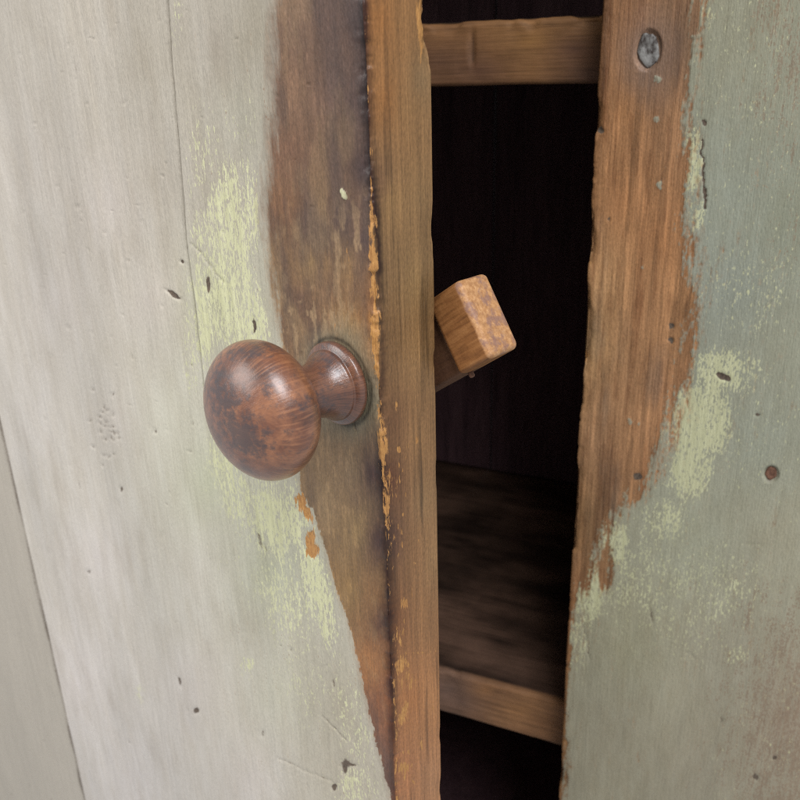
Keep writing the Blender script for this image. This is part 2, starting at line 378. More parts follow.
dirt = smooth(.56, .80, fbm(bx0*60+8, bz0*14+2, 5))*.4
wc = wc*(1-dirt[..., None]) + dirt[..., None]*np.array([.15, .115, .085])
stk = smooth(.56, .72, fbm(bx0*210+2, bz0*12+5, 4))*.42 + smooth(.60, .72, fbm(bx0*900, bz0*60+5, 3))*.35
wc = wc*(1-np.clip(stk, 0, .7)[..., None]*np.array([.55, .65, .7]))
pc = shepard(px, py, [(730, 20, (128, 128, 108)), (780, 60, (128, 129, 110)), (730, 200, (128, 133, 118)), (785, 220, (124, 128, 110)), (730, 290, (126, 132, 120)), (785, 350, (128, 130, 112)), (760, 440, (130, 134, 118)),
    (690, 540, (138, 140, 120)), (780, 540, (136, 134, 114)), (630, 640, (138, 136, 112)), (720, 660, (140, 137, 118)), (620, 740, (136, 132, 112)), (700, 770, (136, 131, 112)), (790, 720, (132, 122, 104))], yw=.8, add=(12, 9, 7)) / LS
pc = pc*(.86 + .28*fbm(bx0*34, bz0*9+7, 4))[..., None]*(1 + (fbm(bx0*260, bz0*80, 4)-.5)[..., None]*np.array([.16, .20, .26]))
hs = blob(px, py, 650, 54, 24, 40, 0, .9)*.5; wc = wc*(1-hs[..., None]) + hs[..., None]*np.array([.20, .145, .115])
d = d + front*.00032*(1-smooth(.42, .58, wood))
st = sweep('frame_upright', bx0 + np.array(nx_)*d + arr*wav, by0 + np.array(ny_)*d, bz0, MAT['painted'], cup,
    dict(wood=wood, flake=flake, scrape=scr, nick=nick, pepper=pep, feather=feather, grain=.85 + 0*px), dict(paint_colour=pc, wood_colour=wc))
st.location = (0, YS, 0)

# ---- nails set in that upright
def nail(px, py, rx, rz, mat, label, seed, rot=0):
    rnd = random.Random(seed); bm = bmesh.new(); h = on_y(px, py, YS)
    rings = []
    for (k, dep) in ((1.0, .0040), (1.0, .0011), (.88, .0007), (.55, .0009), (.2, .0010)):
        ring = []
        for a in range(18):
            t = a/18*2*math.pi; wob = 1 + .08*math.sin(2*t+seed) + .06*math.sin(5*t+2*seed) + .05*math.sin(9*t)
            x, z = rx*k*wob*math.cos(t), rz*k*wob*math.sin(t); c, s_ = math.cos(rot), math.sin(rot)
            ring.append(bm.verts.new((x*c - z*s_, dep + rnd.uniform(-.00012, .00012), x*s_ + z*c)))
        rings.append(ring)
    for a, b in zip(rings, rings[1:]):
        for k in range(18): bm.faces.new((a[k], a[(k+1) % 18], b[(k+1) % 18], b[k]))
    bm.faces.new(rings[-1]); bm.faces.new(rings[0][::-1])
    bmesh.ops.recalc_face_normals(bm, faces=bm.faces[:])
    for f in bm.faces: f.smooth = True
    me = bpy.data.meshes.new('nail_head'); bm.to_mesh(me); bm.free()
    o = link('nail_head', me, mat, st); o.location = (h[0], 0, h[2]); o['label'] = label
nail(648, 50, .0044, .0078, MAT['nail'], 'grey metal nail head in the bare wood', 2, .12)
nail(771, 474, .0029, .0034, MAT['rust'], 'rusty nail head in the green paint', 5)

# ---- the rest of the carcass
YB = YS + .34
def pb(name, lo, hi, mat='inside', bev=.0012): return box(name, lo, hi, MAT[mat], cup, bev)
def plain_painted(o):
    me = o.data; n = len(me.vertices)
    for k, v in (('wood', .0), ('flake', .2), ('scrape', 0.), ('nick', 0.), ('pepper', .2), ('grain', .6), ('feather', .05)):
        a = me.attributes.new(k, 'FLOAT', 'POINT'); a.data.foreach_set('value', np.full(n, v, np.float32))
    for k, v in (('paint_colour', lin((158, 156, 137))/LS), ('wood_colour', lin((150, 100, 62))/LS)):
        a = me.attributes.new(k, 'FLOAT_COLOR', 'POINT'); a.data.foreach_set('color', np.tile(np.append(v, 1), (n, 1)).astype(np.float32).ravel())
    return o
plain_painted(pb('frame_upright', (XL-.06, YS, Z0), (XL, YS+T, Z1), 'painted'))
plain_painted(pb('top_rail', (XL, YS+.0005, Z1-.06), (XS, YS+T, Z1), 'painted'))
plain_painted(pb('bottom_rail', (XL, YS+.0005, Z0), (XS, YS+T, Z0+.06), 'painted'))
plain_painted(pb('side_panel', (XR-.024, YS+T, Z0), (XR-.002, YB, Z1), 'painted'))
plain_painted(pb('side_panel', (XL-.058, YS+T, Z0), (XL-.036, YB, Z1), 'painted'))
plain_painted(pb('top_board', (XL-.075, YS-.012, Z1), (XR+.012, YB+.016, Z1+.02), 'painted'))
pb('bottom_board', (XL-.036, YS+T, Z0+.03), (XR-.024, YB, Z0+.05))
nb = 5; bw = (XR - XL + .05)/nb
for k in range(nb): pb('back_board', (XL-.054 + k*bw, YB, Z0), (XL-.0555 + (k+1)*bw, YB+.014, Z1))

# ---- shelves: front edge finely meshed, worn round
YSH = YS + T + .006
def shelf(pt, pb_, name, sag, notch, tones, top_tone, zoff=0.0):
    zt, zb = on_y(*pt, YSH)[2], on_y(*pb_, YSH)[2]
    th = zt - zb; x0, x1 = XL-.034, XR-.026
    xx = np.concatenate([np.linspace(x0, XS-.20, 14), np.linspace(XS-.195, XS+.03, 150), np.linspace(XS+.035, x1, 8)])
    n = 26; prof = []
    r = .0032
    for y in np.linspace(.31, .006, 46): prof.append((y, th, 0, 1))
    for a in np.linspace(0, math.pi/2, 7)[1:]: prof.append((r*(1-math.sin(a)), th - r*(1-math.cos(a)), -math.sin(a), math.cos(a)))
    for z in np.linspace(th-r, r*.5, n)[1:]: prof.append((0, z, -1, 0))
    prof += [(.001, 0, -.7, -.7), (.31, 0, 0, -1)]
    P = np.array(prof)
    Xg = xx[:, None] + 0*P[None, :, 0]; Yg = P[None, :, 0] + 0*Xg; Zg = P[None, :, 1] + 0*Xg + zb
    px, py = project(np.stack([Xg, Yg+YSH, Zg], -1))
    frontness = np.exp(-(Yg/.010)**2)
    d = (fbm(Xg*50, Zg*60+Yg*50, 4)-.5)*.0012 - notch(px, py)*.0016*frontness
    d -= smooth(.5, .75, fbm(Xg*70+4, Zg*70+Yg*30, 3))*.0016*np.exp(-((Yg+ np.abs(Zg-zb-th))/.006)**2)
    nick = .35*notch(px, py)*frontness
    wc = shepard(px, py, tones, yw=1.6) / .98
    on_top = ((P[:, 2] == 0) & (P[:, 3] == 1))[None, :] + 0*Xg
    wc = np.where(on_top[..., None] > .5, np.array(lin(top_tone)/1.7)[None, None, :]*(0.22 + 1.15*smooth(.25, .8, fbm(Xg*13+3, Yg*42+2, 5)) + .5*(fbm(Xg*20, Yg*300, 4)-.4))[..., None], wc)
    o = sweep(name, Yg + P[None, :, 2]*d, -Xg, Zg + P[None, :, 3]*d, None, cup, dict(nick=nick), dict(wood_colour=wc))
    o.rotation_euler = (0, 0, math.pi/2)      # mesh was swept along -y, turn it along x
    o.location = (0, YSH, 0)
    return o
def shelf_material():
    s = NT('worn_shelf_wood'); wcol = s.attr('wood_colour', True)
    g1 = s.noise((380, 10, 380), 5, .62, dist=.4); g2 = s.noise((1300, 40, 1300), 4, .6, (3, 1, 2)); cl = s.noise((60, 45, 60), 5, .6, (6, 2, 2))
    gv = s.math('ADD', s.rng(g1, .25, .75, .70, 1.30, False), s.math('ADD', s.rng(g2, .25, .75, -.2, .2, False), s.rng(cl, .25, .75, -.22, .22, False)))
    hw = s.n('ShaderNodeHueSaturation'); s.put(hw.inputs['Value'], gv); s.put(hw.inputs['Color'], wcol)
    col = s.mix(s.rng(s.attr('nick'), .1, .6), hw.outputs[0], (.05, .03, .02))
    s.put(s.b.inputs['Base Color'], col); s.b.inputs['Roughness'].default_value = .62; s.b.inputs['Specular IOR Level'].default_value = .25
    s.put(s.b.inputs['Normal'], s.bump(s.math('ADD', g1, g2), .0003, .7)); return s.m
MAT['shelf_front'] = shelf_material()
up_tones = [(440, 30, (120, 84, 52)), (520, 28, (132, 94, 58)), (595, 20, (140, 100, 62)), (440, 60, (104, 74, 54)), (480, 70, (100, 70, 52)), (532, 40, (140, 100, 56)), (532, 66, (122, 86, 52)), (575, 50, (104, 74, 58)), (590, 75, (96, 70, 56))]
lo_tones = [(450, 690, (120, 96, 84)), (460, 700, (112, 88, 76)), (485, 690, (146, 104, 68)), (520, 710, (150, 108, 70)), (550, 725, (140, 100, 68))]
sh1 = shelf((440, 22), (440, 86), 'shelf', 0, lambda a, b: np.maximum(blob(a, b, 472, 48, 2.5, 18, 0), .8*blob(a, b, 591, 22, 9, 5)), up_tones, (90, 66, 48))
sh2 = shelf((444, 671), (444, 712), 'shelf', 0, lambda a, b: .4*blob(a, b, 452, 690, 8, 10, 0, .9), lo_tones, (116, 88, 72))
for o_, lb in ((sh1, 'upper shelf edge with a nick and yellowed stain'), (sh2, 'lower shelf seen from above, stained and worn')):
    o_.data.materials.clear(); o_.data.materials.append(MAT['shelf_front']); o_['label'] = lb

# ================================================================== door
door = empty('cupboard_door', (DORG[0], DORG[1], 0), 'open cupboard door with flaking grey green paint and worn brown free edge', 'door')
door.rotation_euler = (0, 0, -TH)
KU, KZ = door_front(339, 382)                             # where the knob sits
DZ0, DZ1 = Z0 + .064, Z1 - .064
rows_px = np.arange(-16, 816.1, 1.25)
def arris_z(p):
    # height on the door's arris line for a photograph row
    x = 367 + .0365*p
    for _ in range(3): x = x
    h = hit(x, p, ARR, DN); return h[2]
zr = np.array([arris_z(p) for p in rows_px])[::-1]
zleft = max(door_front(60, 815)[1], DZ0+.01)                # the far side of the door is seen lower down
if zleft < zr[0]: zr = np.concatenate([np.arange(zleft, zr[0]-.0004, .0009), zr])
lo_x = np.linspace(DZ0, zr[0]-.004, 14)
print('rows', len(zr), zleft, DZ0)
hi_x = np.linspace(zr[-1]+.004, DZ1, 14)
zr = np.concatenate([lo_x, zr, hi_x])
UL = door_front(45, 620)[0]                                # left edge of the wide board
uf = np.array([door_front(p, 400)[0] for p in np.arange(-70, 376, 1.25)])
uf = uf[(uf > UL+.003) & (uf < -.0016)]
uc0 = door_front(185, 190)[0]                              # the long crack
wcr = .0011
uf = np.concatenate([np.linspace(UL+.002, uf[0]-.001, 6), uf])
uf = np.sort(np.concatenate([uf[np.abs(uf-uc0) > 1.3*wcr], [uc0-wcr, uc0-.45*wcr, uc0, uc0+.45*wcr, uc0+wcr]]))
ang = np.linspace(0, math.pi/2, 8)[1:-1]; r = .0013
ye = np.linspace(.0014, DT-.0010, 56)
pu = [UL, UL] + [UL+.0012] + list(uf) + [-r*(1-math.sin(a)) for a in ang] + [0]*len(ye) + [-.0008, -.003, UL+.001]
pyl = [DT, .0016] + [.0002] + [0]*len(uf) + [r*(1-math.cos(a)) for a in ang] + list(ye) + [DT, DT, DT]
nu = [0, 0, 0] + [0]*len(uf) + [math.sin(a) for a in ang] + [1]*len(ye) + [.7, 0, 0]
ny = [0, 0, -1] + [-1]*len(uf) + [-math.cos(a) for a in ang] + [0]*len(ye) + [.7, 1, 1]
U = np.array(pu)[None, :] + 0*zr[:, None]; Yd = np.array(pyl)[None, :] + 0*U; Zd = zr[:, None] + 0*U
nu = np.array(nu)[None, :]; ny = np.array(ny)[None, :]
isfront = np.zeros_like(U); isfront[:, 3:3+len(uf)] = 1
isedge = np.zeros_like(U); isedge[:, 3+len(uf)+2:3+len(uf)+len(ang)+len(ye)+1] = 1
# bend the columns next to the crack so that they follow it
crk = [(168, -40), (168, 0), (171, 50), (176, 110), (182, 180), (187, 250), (194, 300), (200, 350), (204, 400), (210, 460), (218, 540)]
czu = sorted([(door_front(x, y)[1], door_front(x, y)[0]) for x, y in crk])
uc = np.interp(Zd, [c[0] for c in czu], [c[1] for c in czu]) + (fbm(Zd*120, 0*Zd+2, 3)-.5)*.0006
U = U + isfront*(uc - uc0)*np.exp(-((U-uc0)/.014)**2)
px, py = project(door_world(U, Yd, Zd))
px0, py0 = px, py
px = px + (fbm(px0/8., py0/8., 3)-.5)*3; py = py + (fbm(px0/8.+40, py0/8.+9, 3)-.5)*5
crack = np.zeros_like(U); jc = 3 + int(np.argmin(np.abs(uf-uc0)))
fade = 1 - smooth(330, 470, py0[:, jc]); crack[:, jc] = fade; crack[:, jc-1] = crack[:, jc+1] = .6*fade
# ---- dents, slits and holes
nick = np.zeros_like(U)
for (x, y, rx, ry, rr, a) in [(174, 295, 2.6, 10, -55, 1), (208, 284, 2.3, 10, 0, 1), (254, 326, 1.9, 9, 0, 1), (182, 262, 2.2, 2.2, 0, 1), (76, 70, 1.2, 12, -6, .7), (69, 45, 1.2, 3, 0, .7), (4, 19, 3, 3, 0, .9),
        (78, 207, 2, 3, 0, .7), (105, 232, 2, 3, 0, .6), (126, 102, 1.5, 3, 0, .55), (143, 222, 1.6, 2.4, 0, .6), (68, 328, 2.5, 2.5, 0, .6), (90, 250, 6, 1, 55, .4), (121, 490, 2, 3, 0, .9), (119, 505, 1.3, 6, -5, .6),
        (155, 431, 2.4, 3, 0, .8), (79, 483, 1.4, 12, -5, .7), (162, 535, 3, 5, 0, .45), (89, 572, 3, 3.4, 0, .8), (112, 620, 2, 2.6, 0, .45), (179, 682, 1.8, 6, -12, .75), (196, 711, 3.4, 4, 0, .9), (67, 776, 2.6, 5, 0, .75),
        (260, 540, 2.4, 12, -22, .62), (266, 548, 1.4, 8, -18, .6), (334, 683, 1.8, 9, -8, .6), (346, 764, 7, 6, 0, .75), (345, 766, 3.2, 10, 0, .9), (350, 764, 9, 2.4, 15, .8), (335, 786, 3.2, 3.6, 0, .95), (263, 733, 2.4, 4, 0, .6),
        (233, 753, 1.8, 8, -14, .4), (50, 552, 2, 4, 0, .5), (14, 554, 2, 5, 0, .6), (190, 452, 3, 2, 0, .55), (235, 800, 2, 5, 0, .4), (212, 262, 1.4, 4, 0, .35), (300, 390, 2, 2, 0, .4), (354, 424, 1, 9, -12, .8)]:
    nick = np.maximum(nick, (a*.85 if x > 165 else a*.66)*isfront*blob(px, py, x, y, rx*.9, ry*.9, rr, .7))
for k in range(26):                                         # a patch of dents at the left
    x, y = 108 + random.gauss(0, 9), 428 + random.gauss(0, 22); nick = np.maximum(nick, .46*isfront*blob(px, py, x, y, 2.3, 2.0, 0))
for k in range(110):                                        # scattered pin pricks
    x, y = random.uniform(0, 330), random.uniform(0, 800); nick = np.maximum(nick, random.uniform(.30, .52)*isfront*blob(px, py, x, y, random.uniform(.6, 1.2), random.uniform(.8, 2.6), random.uniform(-20, 10)))
nick = np.maximum(nick, .44*isfront*seg(px, py, (193, 243), (224, 283), 1.6))
nick = np.maximum(nick, .46*isfront*seg(px, py, (324, 716), (346, 740), 1.2)); nick = np.maximum(nick, .46*isfront*seg(px, py, (278, 757), (333, 781), 1.2))
nick = np.maximum(nick, .9*crack)
arr = np.exp(-((np.abs(U)+Yd)/.0030)**2)
scuff = smooth(.50, .72, fbm(Zd*80, U*90+Yd*90, 4))
d = -nick*.0007 - crack*.0016 + isfront*((fbm(U*14, Zd*9, 3)-.5)*.0010 + (fbm(U*70, Zd*16+3, 3)-.5)*.00022)
d -= arr*(scuff*.0012 + smooth(.5, .75, fbm(Zd*260, U*200, 3))*.0007)
back_arr = np.exp(-((np.abs(U)+np.abs(Yd-DT))/.0030)**2)
chipb = blob(px, py, 427, 22, 7, 36)*(.5+fbm(Zd*300, Yd*300, 3))
d -= back_arr*(chipb*.0030 + smooth(.55, .8, fbm(Zd*60+7, Yd*50, 3))*.0008)
# ---- where the paint has gone
bound = poly_x(py, [(276, -200), (276, 0), (271, 50), (268, 130), (268, 200), (270, 255), (276, 310), (284, 345), (292, 400), (297, 450), (303, 490), (315, 515), (326, 550), (341, 600), (357, 650), (368, 700), (379, 750), (390, 790), (396, 830), (420, 1100)])
wood = .5 + (px - bound)/np.where(py < 240, 34., np.where(py > 480, 16., 26.))
wood = np.where(isfront > 0, wood, 1.0)
wood = np.where(isfront > 0, wood - .85*blob(px, py, 344, 194, 4, 9, -25, .3)*1.0, wood)
wood = np.where(isfront > 0, wood - .30*blob(px, py, 300, 230, 12, 30, 0, .8)*0, wood)
wood = np.maximum(wood, 1.0*isfront*np.maximum(blob(px, py, 302, 502, 3.6, 6, -10, .3), blob(px, py, 306, 510, 2.6, 9, -28, .3))); wood = np.maximum(wood, 1.0*isfront*np.maximum(blob(px, py, 313, 550, 5.4, 7, 0, .3), blob(px, py, 311, 541, 3.2, 9, 8, .4)))
flake = np.zeros_like(U)
for (x, y, rx, ry, a, rr) in [(236, 135, 26, 50, .42, 0), (238, 215, 30, 60, .86, 0), (225, 290, 34, 60, .90, 0), (250, 320, 22, 40, .86, 0), (205, 330, 16, 40, .72, 0), (215, 240, 26, 50, .66, 0), (178, 20, 8, 30, .5, 0), (205, 165, 20, 60, .40, 0),
        (225, 455, 18, 40, .66, 0), (240, 500, 22, 34, .62, -10), (280, 520, 34, 50, .76, -15), (318, 590, 14, 60, .86, -14), (290, 600, 34, 60, .58, -14), (305, 670, 30, 60, .44, -14), (248, 665, 9, 11, .66, 0), (352, 720, 20, 60, .52, -14), (355, 790, 26, 30, .55, 0), (192, 345, 10, 60, .55, 0),
        (344, 194, 5, 10, .95, -25), (140, 692, 5, 14, .5, -10), (260, 420, 60, 200, .30, 0)]:
    flake = np.maximum(flake, a*isfront*blob(px, py, x, y, rx, ry, rr, .75))
# ---- raw scrapes along the arris and on the edge
sc = np.zeros_like(U)
for (x, y, rx, ry, a, rr) in [(373, 280, 5, 70, .95, 0), (376, 330, 5, 50, .95, 0), (383, 448, 6, 34, .95, 0), (388, 500, 5, 50, .72, 0), (388, 510, 3, 10, .9, 0), (372, 150, 4, 16, .55, 0), (369, 100, 3, 10, .55, 0), (366, 30, 5, 40, .35, 0), (378, 400, 5, 30, .6, 0),
        (393, 560, 5, 40, .45, 0), (404, 605, 6, 8, .85, 0), (400, 665, 7, 14, .85, 10), (406, 680, 12, 16, .62, -40), (403, 715, 6, 16, .85, 20), (404, 767, 7, 7, .95, 0), (398, 640, 4, 16, .7, 0), (396, 780, 4, 20, .5, 0), (400, 540, 3, 40, .45, 0), (422, 22, 6, 36, 1.0, 0),
        (302, 502, 6, 9, 1.15, -10), (306, 510, 5, 12, 1.15, -28), (313, 549, 8, 10, 1.15, 0), (311, 541, 6, 12, 1.1, 8), (345, 255, 10, 20, .40, -20), (330, 330, 24, 20, .30, 0)]:
    sc = np.maximum(sc, a*blob(px, py, x, y, rx, ry, rr, .8))
ax_ = poly_x(py, [(366, 0), (370, 120), (372, 200), (373, 260), (375, 330), (379, 390), (382, 440), (385, 480), (389, 560), (394, 640), (398, 800)])
wdt = poly_x(py, [(2.0, 0), (2.0, 180), (4.0, 230), (6.5, 290), (6.0, 340), (4.5, 400), (5.5, 450), (3.0, 490), (2.2, 560), (2.0, 640), (2.5, 800)])
amp = poly_x(py, [(.50, 0), (.55, 120), (.80, 200), (1.15, 250), (1.25, 320), (1.05, 390), (1.25, 440), (.85, 490), (.72, 560), (.6, 640), (.75, 800)])
sc = np.maximum(sc, amp*np.exp(-((px-ax_+.5)/wdt)**2)*(.62+.6*fbm(U*60, Zd*70+4, 4)))
for k in range(46):
    x_, y_ = random.gauss(401, 8), random.uniform(400, 790); sc = np.maximum(sc, isedge*random.uniform(.6, 1.0)*blob(px, py, x_, y_, random.uniform(.8, 1.8), random.uniform(2, 8), random.uniform(-8, 8), .6))
sc = np.maximum(sc, .62*isedge*seg(px, py, (399, 654), (440, 651), 1.3)); sc = np.maximum(sc, .62*isedge*seg(px, py, (415, 676), (437, 715), 1.1))
sc = np.where(py > 600, np.where(isedge > 0, sc, sc*.4), sc)
LD, LE = 1.05, .95
wcf = shepard(px, py, [(290, 20, (112, 88, 70)), (330, 20, (92, 70, 58)), (360, 20, (56, 42, 40)), (290, 90, (112, 86, 66)), (335, 95, (98, 76, 64)), (362, 95, (54, 41, 40)), (290, 160, (106, 78, 60)), (330, 150, (102, 80, 62)), (362, 170, (56, 43, 42)),
    (285, 215, (112, 80, 56)), (315, 220, (96, 74, 60)), (345, 215, (84, 66, 56)), (362, 240, (86, 66, 58)), (285, 270, (128, 98, 66)), (310, 262, (152, 122, 80)), (345, 262, (156, 122, 78)), (300, 300, (98, 74, 58)), (330, 290, (120, 92, 66)), (358, 300, (138, 104, 66)),
    (290, 330, (132, 102, 72)), (312, 325, (104, 80, 62)), (345, 330, (140, 112, 74)), (372, 350, (160, 108, 56)), (372, 300, (150, 100, 54)), (362, 400, (110, 96, 70)), (330, 450, (120, 98, 72)), (350, 470, (116, 96, 72)), (372, 470, (70, 50, 48)), (325, 500, (126, 104, 76)),
    (355, 530, (130, 106, 72)), (378, 540, (66, 46, 42)), (350, 590, (132, 104, 66)), (372, 600, (120, 88, 56)), (384, 620, (74, 50, 42)), (370, 660, (142, 98, 60)), (384, 700, (124, 80, 52)), (388, 760, (120, 80, 58))], k=3.0, yw=.6, dmin=7, add=(2, 0, -1)) / LD
wce = shepard(px, py, [(380, 20, (138, 92, 50)), (405, 20, (122, 88, 54)), (422, 80, (108, 86, 60)), (385, 100, (134, 90, 50)), (410, 110, (118, 88, 56)), (382, 180, (96, 70, 50)), (392, 200, (122, 94, 60)), (420, 200, (116, 90, 60)), (388, 270, (104, 80, 54)), (415, 280, (124, 98, 64)),
    (390, 340, (100, 74, 48)), (420, 350, (128, 98, 64)), (394, 420, (88, 60, 40)), (420, 440, (126, 94, 62)), (392, 480, (70, 40, 28)), (425, 500, (118, 92, 64)), (392, 540, (66, 44, 40)), (415, 560, (116, 84, 56)), (432, 560, (122, 94, 64)), (394, 620, (104, 66, 42)), (425, 620, (122, 88, 58)),
    (412, 700, (142, 94, 58)), (432, 700, (148, 104, 68)), (405, 770, (146, 98, 66)), (432, 780, (144, 104, 74))], k=2.6, yw=.5, dmin=8, add=(15, 13, 9)) / LE
wc = np.where(isedge[..., None] > 0, wce, wcf)
dk = np.exp(-((px - poly_x(py, [(364, 0), (369, 150), (378, 240), (381, 300), (384, 380), (380, 450), (383, 500), (386, 560), (390, 640), (394, 800)]))/poly_x(py, [(6, 0), (6, 180), (3, 250), (3.5, 400), (6, 480), (7, 560), (6, 640), (4.5, 800)]))**2)
dk = dk*(.6 + .4*smooth(.35, .6, fbm(Zd*40, U*0+2, 3)))
wc0 = wc*(1 - .62*dk[..., None]*np.array([.9, 1.0, .95]))           # grime rubbed into the arris
pc = shepard(px, py, [(20, 20, (180, 172, 158)), (90, 40, (176, 168, 154)), (150, 60, (166, 158, 142)), (215, 40, (158, 150, 136)), (250, 40, (150, 142, 124)), (245, 110, (160, 155, 138)), (30, 160, (186, 178, 166)), (110, 200, (180, 171, 160)), (160, 180, (168, 160, 146)),
    (60, 300, (188, 180, 170)), (150, 300, (180, 171, 158)), (215, 300, (172, 170, 142)), (30, 420, (192, 185, 175)), (110, 420, (186, 178, 166)), (170, 420, (184, 180, 162)), (210, 480, (176, 176, 150)), (100, 560, (192, 184, 175)), (190, 580, (188, 182, 168)), (270, 570, (168, 168, 144)), (80, 680, (194, 186, 178)),
    (190, 690, (190, 182, 172)), (280, 690, (178, 174, 154)), (340, 700, (168, 160, 140)), (130, 780, (192, 185, 178)), (250, 780, (186, 178, 168)), (350, 780, (168, 160, 142))], yw=.7, add=(7, 6, 6)) / LD
pc = pc*(.83 + .34*fbm(U*26+3, Zd*7, 4))[..., None]*(1 + (fbm(U*130, Zd*50, 5)-.5)[..., None]*np.array([.17, .20, .26]))*(1 - .08*smooth(.58, .80, fbm(U*60+9, Zd*30+3, 5))[..., None]*np.array([.8, .95, 1.1]))
pep = .04 + .16*smooth(120, 260, px)
soft = np.where(py < 300, .85, .62)
feather = poly_x(py, [(.26, 0), (.26, 200), (.20, 280), (.10, 340), (.05, 470), (.05, 900)])
wood = np.where(isfront > 0, wood + (fbm(U*120+5, Zd*50, 5)-.5)*.55*soft + (fbm(U*700, Zd*90+3, 4)-.5)*.5*soft, wood)
wood = np.where(isfront > 0, wood - 1.5*blob(px, py, 344, 195, 3.6, 8.5, -25, .3), wood)
flake = np.minimum(flake, .74)*(.42 + .5*fbm(U*150, Zd*55+8, 4) + .46*fbm(U*520, Zd*40+3, 3)) + (fbm(U*60+9, Zd*30, 4)-.5)*.25*(flake > .05)
flake = np.maximum(flake, 1.2*isfront*blob(px, py, 344, 195, 4, 9, -25, .3))
flake = flake - .35*isfront*smooth(-14, -4, px-bound)*smooth(380, 300, py)
# patina of the bare front: cloudy, rubbed through to tan in places
mot = .66 + .34*fbm(U*95, Zd*42, 5) + .46*fbm(U*620+3, Zd*160, 4)
mot = mot + .30*smooth(.62, .74, fbm(U*900, Zd*160+7, 3))
rub = smooth(.50, .66, fbm(U*130+6, Zd*60+1, 5))*(blob(px, py, 325, 275, 60, 60, 0, .9)*.9 + .25)
ltn = np.array([.36, .235, .115])
wf = wcf*mot[..., None]; wf = wf*(1-.55*rub[..., None]) + ltn*(.55*rub)[..., None]
dsp = smooth(.46, .76, fbm(U*70+2, Zd*28+4, 5))*.62
wf = wf*(1-dsp[..., None]) + dsp[..., None]*np.array([.070, .046, .040])
we = wce*(.74 + .30*fbm(Yd*260, Zd*10+2, 4) + .22*fbm(Yd*90+3, Zd*30, 4))[..., None]
we = we*np.array([.97, .92, .86])*(1 - (.35*smooth(.48, .74, fbm(Yd*90+9, Zd*11+1, 4)))[..., None])
we = we*(1 - (.4*smooth(.58, .74, fbm(Yd*500, Zd*18+6, 4)))[..., None])
rb2 = smooth(.54, .62, fbm(U*380, Zd*170+3, 4))*blob(px, py, 308, 325, 40, 34, 0, .8) + .8*smooth(.56, .64, fbm(U*300+5, Zd*120, 4))*blob(px, py, 352, 262, 22, 50, 0, .9)
rb2 = np.clip(rb2, 0, 1)[..., None]; wf = wf*(1-.75*rb2) + .75*rb2*np.array([.36, .235, .125])
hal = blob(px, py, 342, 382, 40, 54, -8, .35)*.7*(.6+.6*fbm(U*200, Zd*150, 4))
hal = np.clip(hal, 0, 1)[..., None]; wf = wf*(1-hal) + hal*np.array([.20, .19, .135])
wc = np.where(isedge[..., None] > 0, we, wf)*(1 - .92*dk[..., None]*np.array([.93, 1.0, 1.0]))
rk = np.hypot(U-KU, Zd-KZ); ring = np.exp(-((rk-.0146)/.0008)**2)*isfront*(.5+.6*fbm(U*400, Zd*400, 3))  # grime and contact shade round the knob's flange, painted as a dark ring
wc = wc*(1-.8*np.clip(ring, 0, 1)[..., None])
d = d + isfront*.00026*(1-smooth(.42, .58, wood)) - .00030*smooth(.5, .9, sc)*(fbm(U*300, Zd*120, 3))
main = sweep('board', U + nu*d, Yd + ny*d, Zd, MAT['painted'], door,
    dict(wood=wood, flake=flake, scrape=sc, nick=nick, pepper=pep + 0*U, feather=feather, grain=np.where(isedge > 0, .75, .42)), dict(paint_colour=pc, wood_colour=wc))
main['label'] = 'wide door board with a long crack and worn brown arris'
# ---- the hinge side: a board set 3 mm lower, then a battened hinge stile out of the picture
def simple_board(name, u0, u1, y0, y1, z0, z1, ucol, label=None):
    uu = np.concatenate([np.linspace(u0+.0012, u1-.0012, 60)])
    pu = [u0, u0] + list(uu) + [u1, u1]; pyv = [y1, y0+.0014] + [y0]*len(uu) + [y0+.0014, y1]
    zz = np.linspace(z0, z1, 260)
    Ux = np.array(pu)[None, :] + 0*zz[:, None]; Yx = np.array(pyv)[None, :] + 0*Ux; Zx = zz[:, None] + 0*Ux
    fr = np.zeros_like(Ux); fr[:, 2:2+len(uu)] = 1
    Yx = Yx - fr*(fbm(Ux*20, Zx*10, 3)-.5)*.0008
    px, py = project(door_world(Ux, Yx, Zx))
    nk = np.zeros_like(Ux)
    for k in range(16): nk = np.maximum(nk, .5*fr*blob(px, py, random.uniform(0, 60), random.uniform(480, 800), 1.4, 3))
    lip_shadow = smooth(.017, .007, u1-Ux)*fr*(.5+.7*fbm(Zx*40, Ux*60, 3)); nk = np.maximum(nk, .62*np.clip(lip_shadow, 0, 1))  # shadow of the wide board's lip, painted dark along the joint
    cc = np.array(lin(ucol)/LD)[None, None, :]*(.94+.12*fbm(Ux*30, Zx*8, 3))[..., None]
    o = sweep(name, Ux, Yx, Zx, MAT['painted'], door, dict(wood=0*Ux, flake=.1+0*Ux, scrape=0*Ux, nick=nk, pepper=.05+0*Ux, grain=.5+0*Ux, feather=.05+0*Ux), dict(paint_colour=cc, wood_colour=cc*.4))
    if label: o['label'] = label
    return o
UH = -.600
simple_board('board', UH+.003, UL-.0012, .0022, DT-.002, DZ0, DZ1, (178, 169, 155), 'hinge side board set lower beside the wide board')

